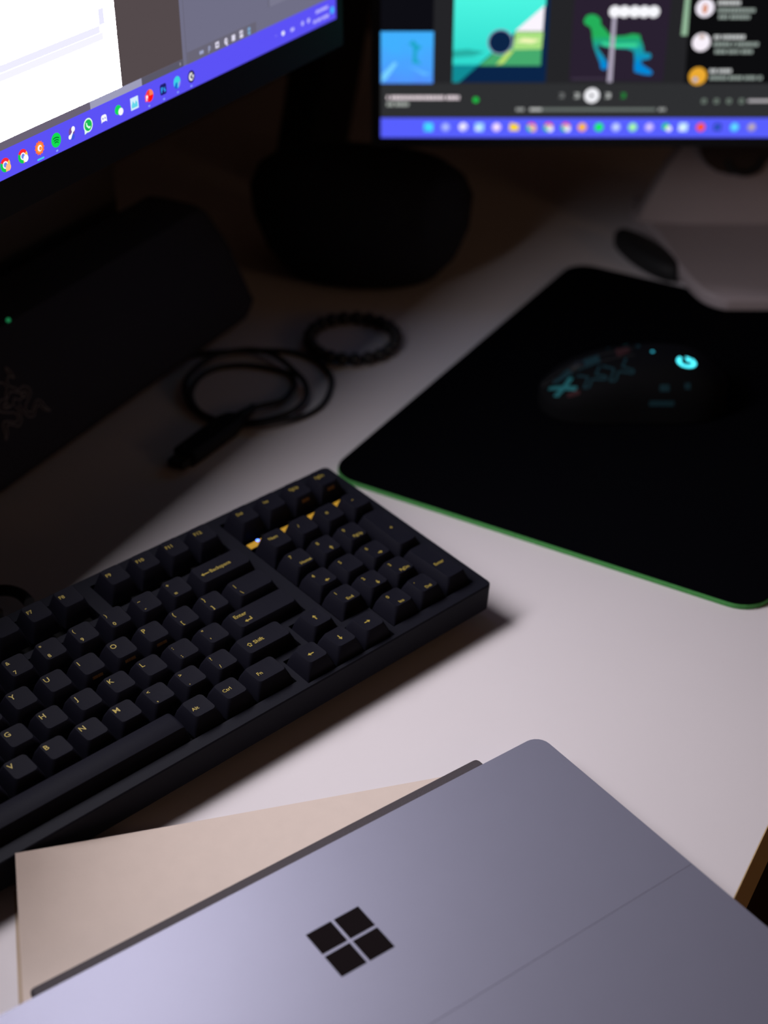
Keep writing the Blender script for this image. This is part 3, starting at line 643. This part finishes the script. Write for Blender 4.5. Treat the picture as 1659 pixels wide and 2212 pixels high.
for r_, (yy, row) in enumerate(((yQ, 'q'), (yA, 'a'), (yZ, 'z'))):
    for c_, (a, s) in enumerate(num[r_]):
        l = [(a, -4.4, 2.2, 3.2)]
        if s: l.append((s, 0.6, -3.4, 2.9) if s[0] == '@' else (s, -2.4, -4.7, 2.9))
        key(NX + c_, yy, 1, 1, row, l)
key(NX + 3, -2.75, 1, 2, 'q', [('+', -0.6, -2.4, 3.6)])
key(NX + 1, yBt, 1, 1, 'b', [('0', -4.4, 2.0, 3.2), ('Ins', -1.6, -4.7, 2.9)]); key(NX + 2, yBt, 1, 1, 'b', [('.', -4.0, 2.6, 3.6), ('Del', -1.6, -4.7, 2.9)])
key(NX + 3, -4.75, 1, 2, 'z', [('Enter', -3.6, -3.4, 3.0)])

# keyboard lead
kl = thing('keyboard_cable', 'short black cable looping out behind the keyboard at the left edge', 'cable', frame((-235, 650, 0), 0))
b = NB(); P = [(-192, 652, 12), (-199, 660, 12), (-210, 667, 9), (-226, 668, 5), (-240, 655, 3.4), (-252, 630, 3.4), (-268, 590, 3.4), (-280, 545, 3.4)]
tube(b, catmull(P, 8), 3.2, 12); obj('lead', b, rubber, kl, frame((0, 0, 0)), 60)
b = NB(); slab(b, 24, 12, 0.2, 7, 2, 0.8); obj('plug', b, grey_metal, kl, frame((-219, 648, 0), R(42)), 40)

# ================================================================== tablet
TA = R(35.75)
ux, uy = -math.cos(TA), -math.sin(TA)          # along the lower edge, away from the visible corner
TB = frame((74.6 + ux * 145 + (-uy) * 104, 544.4 + uy * 145 + ux * 104, 0), TA)   # centre; local x along the long edge, y towards the keyboard
tb = thing('tablet_computer', 'silver lavender tablet lying face down on the cream paper with a black four-pane logo', 'tablet', TB)
TW_, TH_ = 290.0, 208.0
def tl_(u, v): return (TW_ / 2 - u, TH_ / 2 - v)
def ringrr(w, h, r, z, cx=0, cy=0): return [(x, y, z) for x, y in rrect(w, h, r, 8, cx, cy)]
b = NB(); slab(b, TW_ - 2, TH_ - 6, 0.9, 5.6, 9, 0.8, n=7)
cov_ = obj('keyboard_cover', b, cover_mat, tb, TB, 40); cov_['label'] = 'dark cloth keyboard cover under the tablet'
b = NB()
x0, y0 = tl_(31, -8.8); x1, y1 = tl_(262, 6)
slab(b, x0 - x1, y0 - y1, 5.0, 9.6, 2.4, 1.2, cx=(x0 + x1) / 2, cy=(y0 + y1) / 2)
obj('hinge_strip', b, cover_mat, cov_, TB, 40)
b = NB()
SE = 102.4
# upper half of the back (beyond the seam) and shell
loft(b, [ringrr(TW_ - 3, TH_ - 3, 6.5, 5.8), ringrr(TW_, TH_, 8, 7.6), ringrr(TW_, TH_, 8, 12.6), ringrr(TW_ - 1.0, TH_ - 1.0, 7.5, 13.3)])
obj('shell', b, alu, tb, TB, 30)
def half(vtop, vbot, z0, z1, ins):
    """part of the back plate between two distances from the lower edge, with the outer corners rounded"""
    def outline(q):
        w_, r_ = TW_ - 1.0 - 2 * q, 7.5 - q
        top, bot = TH_ / 2 - vtop - (q if vtop > 5 else q + 0.5), TH_ / 2 - vbot + (q if vbot < 200 else q + 0.5)
        pts = []
        def arc(cx_, cy_, a0): return [(cx_ + r_ * math.cos(R(a0 + 15 * i)), cy_ + r_ * math.sin(R(a0 + 15 * i))) for i in range(7)]
        if vtop < 5: pts += arc(w_ / 2 - r_, top - r_, 0) + arc(-w_ / 2 + r_, top - r_, 90) + [(-w_ / 2, bot), (w_ / 2, bot)]
        else: pts += [(w_ / 2, top), (-w_ / 2, top)] + arc(-w_ / 2 + r_, bot + r_, 180) + arc(w_ / 2 - r_, bot + r_, 270)
        return pts
    bb = NB(); loft(bb, [[(x, y, z0) for x, y in outline(0)], [(x, y, z1 - ins) for x, y in outline(0)], [(x, y, z1) for x, y in outline(ins)]])
    return bb
obj('kickstand', half(0, SE - 0.03, 13.3, 14.4, 0.08), alu2, tb, TB, 30)
obj('upper_back', half(SE + 0.03, TH_, 13.3, 14.4, 0.08), alu, tb, TB, 30)
for i in (0, 1):
    for j in (0, 1):
        px, py = tl_(145.4 + (i - 0.5) * 13.9, 50.4 + (j - 0.5) * 13.9)
        b = NB(); slab(b, 12.5, 12.5, 14.35, 14.5, 0.15, 0.03, n=2, cx=px, cy=py)
        obj('logo_pane', b, logo_black, tb, TB)['label'] = 'black square of the four-pane logo'

# ================================================================== paper under the tablet
def paper(name, label, M, w_, h_, lift, m, z0):
    """origin at the upper left corner, x along the top edge, y down the left edge; the corner curls up"""
    b = NB(); nx_, ny_ = 28, 16; g = []
    for i in range(nx_ + 1):
        col = []
        for j in range(ny_ + 1):
            x, y = w_ * i / nx_, -h_ * j / ny_
            q = lift * max(0, 1 - x / 150.0) ** 2.6 * max(0, 1 + y / 78.0) ** 1.3
            z = z0 + q
            x += 0.12 * q; y -= 0.98 * q            # the curl draws the corner in
            col.append((b.verts.new((x, y, z + 0.16)), b.verts.new((x, y, z))))
        g.append(col)
    for i in range(nx_):
        for j in range(ny_):
            a, c, d, e_ = g[i][j], g[i + 1][j], g[i + 1][j + 1], g[i][j + 1]
            b.faces.new((a[0], e_[0], d[0], c[0])); b.faces.new((a[1], c[1], d[1], e_[1]))
    for i in range(nx_):
        b.faces.new((g[i][0][0], g[i + 1][0][0], g[i + 1][0][1], g[i][0][1])); b.faces.new((g[i][ny_][0], g[i][ny_][1], g[i + 1][ny_][1], g[i + 1][ny_][0]))
    for j in range(ny_):
        b.faces.new((g[0][j][0], g[0][j][1], g[0][j + 1][1], g[0][j + 1][0])); b.faces.new((g[nx_][j][0], g[nx_][j + 1][0], g[nx_][j + 1][1], g[nx_][j][1]))
    return tag(obj(name, b, m, None, M, 60), label, 'paper')
paper('paper_sheet', 'cream sheet of paper with a curled corner half under the tablet', frame((-167, 479.5, 0), R(14.4)), 210, 148, 26.0, paper_mat, 0.32)
paper('paper_sheet', 'tan under sheet peeking out along the left edge of the cream paper', frame((-162.2, 458, 0), R(13.2)), 150, 92, 0.0, paper_dark, 0.06)

# ================================================================== mouse mat and mouse
PA = R(59.3)
PL, PW = 368.0, 281.0
PM = frame((-36.1 + math.cos(PA) * PL / 2 + math.sin(PA) * PW / 2, 797.7 + math.sin(PA) * PL / 2 - math.cos(PA) * PW / 2, 0), PA)
pd = thing('mouse_mat', 'large black cloth mouse mat with a bright green edge', 'mouse mat', PM)
b = NB(); slab(b, PL, PW, 0.03, 3.0, 19, 0.3, n=9); obj('green_rim', b, pad_green, pd, PM, 40)['label'] = 'green edge of the mat'
b = NB(); slab(b, PL - 0.6, PW - 0.6, 3.0, 4.0, 18.8, 0.35, n=9); obj('cloth_top', b, pad_mat, pd, PM, 40)

MMo = frame((166, 884, 4.02), R(0.5))
ms = thing('computer_mouse', 'black wireless mouse with a glowing cyan letter emblem resting on the mat', 'mouse', MMo)
def mouse_outline(t):      # half width along the body, t from front (-1) to back (+1)
    return 30.5 * (1 - abs(t) ** 3.2) ** 0.42 * (1 - 0.05 * math.cos(t * 3.0))
def mouse_h(t):            # height of the spine
    return 39.0 * (1 - ((t - 0.22) / 1.22) ** 2 * 0.62) * (1 - max(0, abs(t) - 0.55) ** 2 * (1.9 if t > 0 else 0.9))
def mouse_pt(t, v):        # v from -1 (camera side, base) over the back to +1
    x = 62.5 * t; hw = max(mouse_outline(t), 0.4); h = max(mouse_h(t), 6)
    a = math.pi * (1 - (v + 1) / 2)
    y = hw * math.copysign(abs(math.cos(a)) ** 0.7, math.cos(a))
    z = 1.2 + (h - 1.2) * abs(math.sin(a)) ** 0.62
    return Vector((x, y, z))
b = NB(); NT, NV = 36, 22; grid = []
for i in range(NT + 1):
    t = -0.995 + 1.99 * i / NT
    t = math.copysign(abs(math.sin(t * math.pi / 2)), t)
    grid.append([b.verts.new(mouse_pt(t, -1 + 2 * j / NV)) for j in range(NV + 1)])
for i in range(NT):
    for j in range(NV): b.faces.new((grid[i][j], grid[i + 1][j], grid[i + 1][j + 1], grid[i][j + 1]))
    b.faces.new((grid[i][0], grid[i][NV], grid[i + 1][NV], grid[i + 1][0]))
b.faces.new(grid[0]); b.faces.new(list(reversed(grid[NT])))
obj('shell', b, mouse_mat, ms, MMo, 40)
def surf_patch(name, pts2, m, off=0.35, parent=ms):
    """flat print on the shell: points given as (t, v) on the body"""
    b = NB()
    for P in pts2:
        b.faces.new([b.verts.new(mouse_pt(t, v) + Vector((0, -0.1 if v < 0 else 0.1, off))) for t, v in P])
    return obj(name, b, m, parent, MMo)
def band(P, wt, wv):
    out = []
    for (a, b_) in zip(P[:-1], P[1:]):
        dx, dy = (b_[0] - a[0]), (b_[1] - a[1]) * 0.55; L_ = math.hypot(dx, dy); nx_, ny_ = -dy / L_ * wt, dx / L_ * wv
        out.append([(a[0] - nx_, a[1] - ny_), (b_[0] - nx_, b_[1] - ny_), (b_[0] + nx_, b_[1] + ny_), (a[0] + nx_, a[1] + ny_)])
    return out
def line_(a, c, n=6): return [(a[0] + (c[0] - a[0]) * i / n, a[1] + (c[1] - a[1]) * i / n) for i in range(n + 1)]
teal = mat('teal_print', (0.025, 0.17, 0.19), 0.8, spec=0.1); teal_d = mat('dim_teal_print', (0.012, 0.042, 0.055), 0.8, spec=0.1); red_d = mat('dim_red_print', (0.05, 0.017, 0.02), 0.8, spec=0.1)
def cross(ct, cv, s, m, wt=0.028, wv=0.05):
    surf_patch('cross_print', band(line_((ct - s, cv + s * 1.1), (ct + s, cv - s * 0.9)), wt, wv) + band(line_((ct - s * 0.6, cv - s * 1.4), (ct + s * 0.7, cv + s * 1.5)), wt, wv), m)
cross(-0.78, -0.34, 0.13, teal); 
for ct, cv, s in ((-0.50, -0.30, 0.13), (-0.23, -0.27, 0.14)):
    P = [(ct - s, cv + s * 1.1), (ct - s * 0.2, cv + s * 0.2), (ct - s * 0.6, cv - s * 1.4), (ct - s * 0.2, cv - s * 1.5), (ct + s * 0.1, cv - s * 0.3), (ct + s * 1.1, cv - s * 0.9), (ct + s * 1.2, cv - s * 0.5), (ct + s * 0.4, cv + s * 0.3), (ct + s * 0.8, cv + s * 1.5)]
    segs = []
    for a, c in zip(P[:-1], P[1:]): segs += band(line_(a, c, 3), 0.012, 0.02)
    surf_patch('cross_print', segs, teal_d)
for a, c, wt, wv, m in (((-0.86, 0.62), (-0.40, 0.52), 0.02, 0.03, teal_d), ((-0.35, 0.50), (-0.10, 0.46), 0.02, 0.035, teal), ((-0.62, 0.0), (-0.38, 0.02), 0.03, 0.06, teal_d),
        ((-0.86, -0.08), (-0.66, -0.02), 0.02, 0.05, teal_d), ((-0.20, 0.05), (-0.06, 0.07), 0.03, 0.06, red_d), ((-0.74, -0.56), (-0.62, -0.54), 0.03, 0.05, red_d),
        ((-0.10, 0.30), (-0.04, 0.30), 0.04, 0.05, teal), ((0.02, 0.12), (0.06, 0.12), 0.03, 0.05, teal_d), ((-0.28, 0.24), (-0.24, 0.24), 0.02, 0.03, teal_d)):
    surf_patch('stripe_print', band(line_(a, c), wt, wv), m)
for a, c, wt, wv in (((0.10, -0.86), (0.36, -0.86), 0.02, 0.03), ((0.2, -0.66), (0.3, -0.66), 0.03, 0.05), ((0.46, -0.62), (0.52, -0.62), 0.03, 0.05)):
    surf_patch('side_print', band(line_(a, c), wt, wv), teal_d)
b = NB()
for k in range(2):
    pts = [mouse_pt(-0.97 + 0.95 * i / 14, (-0.02, 0.06)[k]) + Vector((0, 0, 0.1)) for i in range(15)]
    tube(b, pts, 0.35, 6)
obj('button_seam', b, matte_black, ms, MMo)
b = NB(); rings_ = []
for i in range(13):
    rings_.append([(-40 + 0, 0, 0)])
b.free(); b = NB()
wp = mouse_pt(-0.58, 0.02)
loft(b, [[(wp.x + math.cos(2 * math.pi * k / 20) * r_, y_, wp.z - 5 + math.sin(2 * math.pi * k / 20) * r_) for k in range(20)] for y_, r_ in ((-3.5, 6.0), (-2.6, 7.2), (2.6, 7.2), (3.5, 6.0))])
obj('scroll_wheel', b, rubber, ms, MMo, 40)
CY = glow((80, 235, 250), 1.7)
b = NB()       # glowing emblem: a round letter G
def gp(a, r): return (0.50 + 0.105 * r * math.cos(R(a)), -0.17 + 0.125 * r * math.sin(R(a)))
for a in range(125, 405, 20):
    q = [gp(a, 1), gp(a + 20, 1), gp(a + 20, 0.56), gp(a, 0.56)]
    b.faces.new([b.verts.new(mouse_pt(*p) + Vector((0, 0, 0.4))) for p in q])
q = [(0.505, -0.16), (0.55, -0.16), (0.55, -0.07), (0.505, -0.055)]
b.faces.new([b.verts.new(mouse_pt(*p) + Vector((0, 0, 0.4))) for p in q])
obj('glowing_emblem', b, CY, ms, MMo)['label'] = 'glowing cyan letter G emblem'
b = NB(); p = mouse_pt(0.17, 0.0); ball(b, p, 1.1, 12, 8, 0.5); obj('indicator_light', b, glow((60, 190, 215), 1.0), ms, MMo, 60)['label'] = 'small cyan status light'

# ================================================================== bracelet
brc = Vector((-22.5, 978, 0)); BR = frame(brc)
br = thing('beaded_bracelet', 'dark round beaded bracelet lying on the desk', 'bracelet', BR)
NBD, RAD = 21, 31.5
me0 = None
for k in range(NBD):
    a = 2 * math.pi * k / NBD
    M = frame((brc.x + RAD * math.cos(a), brc.y + RAD * 1.06 * math.sin(a), 4.97), a)
    if me0 is None:
        b = NB(); ball(b, (0, 0, 0), 4.95, 16, 10); o_ = obj('bead', b, bead_mat, br, M, 60); me0 = o_.data
    else: place('bead', me0, br, M)
b = NB(); tube(b, [(brc.x + RAD * math.cos(2 * math.pi * i / 60), brc.y + RAD * 1.06 * math.sin(2 * math.pi * i / 60), 4.97) for i in range(61)], 0.6, 6)
obj('elastic_cord', b, rubber, br, frame((0, 0, 0)))

# ================================================================== coiled USB cable
coil = [(-87.5, 875.8), (-82, 880), (-76.4, 883.5), (-68.0, 890.4), (-62.9, 904.5), (-61.7, 916.8), (-67.2, 930.5), (-85.0, 939.0), (-100.5, 941.9), (-115.6, 938.4), (-126.7, 927.4), (-131.5, 910.7), (-130.8, 894.5), (-123.6, 876.7), (-110.9, 865.5), (-99.0, 860.9), (-79.8, 860.9), (-61.2, 871.7), (-52.8, 890.4), (-54.2, 910.6), (-62.0, 927.3), (-75.4, 948.8), (-90.5, 959.4), (-106.9, 957.6), (-123.5, 946.7), (-134.8, 923.2), (-135.8, 904.6), (-130.2, 884.5), (-118.9, 868.9), (-103.6, 859.4), (-83.2, 854.7), (-68.2, 859.3), (-51.5, 871.7), (-40.5, 888.4), (-36.2, 914.7), (-39.4, 933.6), (-49.8, 950.9), (-65.7, 961.6), (-86.7, 964.3), (-109.2, 962.4), (-131.0, 958.9), (-150, 950)]
uc = thing('usb_cable', 'thin black cable coiled in loops with a chunky plug on the desk', 'cable', frame((-95, 905, 0)))
n_ = len(coil)
def cz(i):
    i -= 2
    if i < 3: return 5.0 - (i + 2) * 0.6
    if i < 13: return 2.0
    if i < 27: return 2.0 + 3.2 * min(1, (i - 12) / 3) * (1 if i < 24 else max(0, (27 - i) / 3)) * 0.9
    return 2.0 + (3.0 if i in (28, 29) else 0)
b = NB(); tube(b, catmull([(x, y, cz(i)) for i, (x, y) in enumerate(coil)], 6), 1.95, 10)
obj('cord', b, rubber, uc, frame((0, 0, 0)), 60)
dA = math.atan2(865.1 - 812, -93.6 + 126.5)
DM_ = frame((-110, 839, 0), dA)
b = NB(); loft(b, [[(x, y, z) for y, z in ((w_ / 2, z0 + (z1 - z0) * 0.3), (w_ / 2, z0 + (z1 - z0) * 0.75), (w_ * 0.36, z1), (-w_ * 0.36, z1), (-w_ / 2, z0 + (z1 - z0) * 0.75), (-w_ / 2, z0 + (z1 - z0) * 0.3), (-w_ * 0.36, z0), (w_ * 0.36, z0))]
              for x, w_, z0, z1 in ((-31, 16, 0.4, 10), (-30, 18, 0.1, 11), (14, 19, 0.1, 11.5), (22, 15.5, 0.6, 10.5), (27, 10.5, 1.2, 8.8))])
obj('plug_body', b, black_plastic, uc, DM_, 40)
b = NB(); slab(b, 11, 12.2, 2.4, 7.0, 0.6, 0.3, cx=-35); obj('plug_tip', b, matte_black, uc, DM_, 40)
b = NB(); tube(b, [(26, 0, 4.9), (31, 0, 4.9), (38, 0.3, 5.0), (45, 0.8, 5.4)], lambda t: 4.0 - 1.6 * t, 12)
for x in (29, 33, 37, 41):
    tube(b, [(x, 0.3, 4.95), (x + 1.4, 0.3, 4.95)], 4.3 - (x - 29) * 0.11, 12)
obj('strain_relief', b, rubber, uc, DM_, 50)

# ================================================================== sound bar
SBc, SBL = 597.0, 500.0
SBM = Matrix.Translation(Vector((0, 0, DESK))) @ ROOM      # x = s, y = -c
sb = thing('sound_bar', 'long black sound bar with a grey serpent emblem under the left monitor', 'speaker', frame(cs(-622, SBc), A61))
prof = [(578, 6), (574, 14), (596, 58), (616, 82), (628, 85), (660, 85), (668, 78), (668, 8), (662, 4), (584, 4)]
b = NB(); rings_ = []
for x, ins in ((SBc - 250, 10), (SBc - 246, 4), (SBc - 236, 0), (SBc + 236, 0), (SBc + 246, 4), (SBc + 250, 10)):
    rings_.append([(x, 621 + (y - 621) * (1 - ins / 50), 44 + (z - 44) * (1 - ins / 50)) for y, z in prof])
loft(b, rings_); obj('cabinet', b, black_fabric, sb, SBM, 35)
for s in (SBc - 190, SBc + 190):
    b = NB(); slab(b, 60, 60, 0.02, 4.2, 6, 0.5, cx=s, cy=622); obj('foot', b, rubber, sb, SBM)
def face_pt(s, v):         # v: 0 at the front lower lip, 1 at the top of the sloping front
    p = [(574, 14), (596, 58), (616, 82)]
    if v < 0.66: t = v / 0.66; a, c = p[0], p[1]
    else: t = (v - 0.66) / 0.34; a, c = p[1], p[2]
    return Vector((s, a[0] + (c[0] - a[0]) * t - 0.5, a[1] + (c[1] - a[1]) * t + 0.25))
b = NB()       # three-headed serpent emblem drawn in thin raised lines (right-hand heads lie in view)
def emb(P, r=0.36):
    tube(b, [face_pt(s, v) for s, v in [(q.x, q.y) for q in catmull([(x, y, 0) for x, y in P], 5)]], r, 6)
E0, V0 = 598.0, 0.52
def ev(L): return [(E0 + 0.9 * x, V0 + y / 105.0) for x, y in L]
R_UP = [(3, 2), (8, 8), (13, 6), (15, 1), (12, -4), (6, -8)]
for sgn in (1, -1):
    m = lambda L: ev([(sgn * x, y) for x, y in L])
    emb(m([(6, 5), (4.5, 9), (1.5, 12), (2, 17), (6, 18.5), (8.5, 16), (9, 22), (7.5, 25), (6, 19)]))
    emb(m([(6, 5), (11, 6), (15, 3), (15.5, -2), (11, -6), (7, -8)]))
    emb(m([(7, -8), (4, -13), (8, -17), (13, -13), (17, -11), (20, -14), (21, -20), (23, -25), (19, -21), (16.5, -15), (12, -17), (8, -21), (3, -18), (1.5, -11), (2, -5)]))
    emb(m([(8, 2), (11, 1.5), (12, -1), (9, -3), (7, -1), (8, 2)]), 0.35)
emb(ev([(0, 8), (-6, 4), (-10, -1), (-4, -3), (0, 1), (4, -3), (8, 0), (5, 4), (0, 8)]), 0.35)
obj('emblem', b, emblem_mat, sb, SBM)['label'] = 'grey outlined serpent emblem'
b = NB(); ball(b, face_pt(629, 1.0) + Vector((0, 1.0, 1.2)), 1.3, 10, 8); obj('indicator_light', b, glow((30, 125, 75), 1.0), sb, SBM)['label'] = 'tiny green status light'

# ================================================================== dark things at the back
b = NB(); M = frame(cs(-715, 760, 0), A61)
rings_ = []
for y, ins in ((-26, 3), (-24, 0), (24, 0), (26, 3)):
    rings_.append([(x, y, z) for x, z in rrect(150 - 2 * ins, 118 - 2 * ins, 17, 7, 0, 59.5)])
loft(b, rings_)
bx = thing('desk_box', 'dark grey box with rounded corners standing behind the sound bar', 'box', M)
obj('body', b, dark_grey, bx, M, 40)
b = NB(); slab(b, 130, 40, -0.3, 0.8, 4, 0.2); obj('base_pad', b, rubber, bx, M)
pM = frame((-18, 1105, 0), R(-14))
pc = thing('soft_case', 'black rounded soft case standing on the desk behind the beaded bracelet', 'case', pM)
b = NB(); rings_ = []
for z, a_, d_ in ((0.1, 50, 32), (4, 62, 42), (20, 76, 52), (45, 86, 56), (68, 88, 54), (82, 82, 47), (92, 68, 36), (97, 45, 22), (98.5, 18, 9)):
    rings_.append([(math.cos(R(q)) * a_, math.sin(R(q)) * d_, z) for q in range(0, 360, 12)])
loft(b, rings_); obj('body', b, pouch_mat, pc, pM, 50)
pm = frame(cs(-690, 1105, 0), A61)
po = thing('support_post', 'black slanted post rising behind the soft case between both screens', 'post', pm)
b = NB(); slab(b, 78, 60, 0.05, 10, 12, 1.5); obj('foot_plate', b, matte_black, po, pm, 40)
b = NB(); loft(b, [[(x + dx, y, z) for x, y in rrect(w_, 40, 10, 5)] for z, w_, dx in ((9, 74, 0), (100, 76, 36), (240, 78, 92), (420, 78, 160))])
obj('column', b, matte_black, po, pm, 40)
om = frame((210, 1119, 0), R(-66))
oc = thing('oval_gadget', 'small black oval gadget lying against the pale monitor base', 'gadget', om)
b = NB(); loft(b, [[(math.cos(R(q)) * a_, math.sin(R(q)) * d_, z) for q in range(0, 360, 15)] for z, a_, d_ in ((0.05, 40, 11), (3, 44, 14), (11, 44, 14), (14.5, 40, 11), (15.5, 28, 7))])
obj('body', b, matte_black, oc, om, 45)
b = NB(); loft(b, [[(-34 + math.cos(R(q)) * r_, math.sin(R(q)) * r_, z) for q in range(0, 360, 30)] for z, r_ in ((13.6, 3), (15.2, 2.6))]); obj('button', b, black_plastic, oc, om, 40)
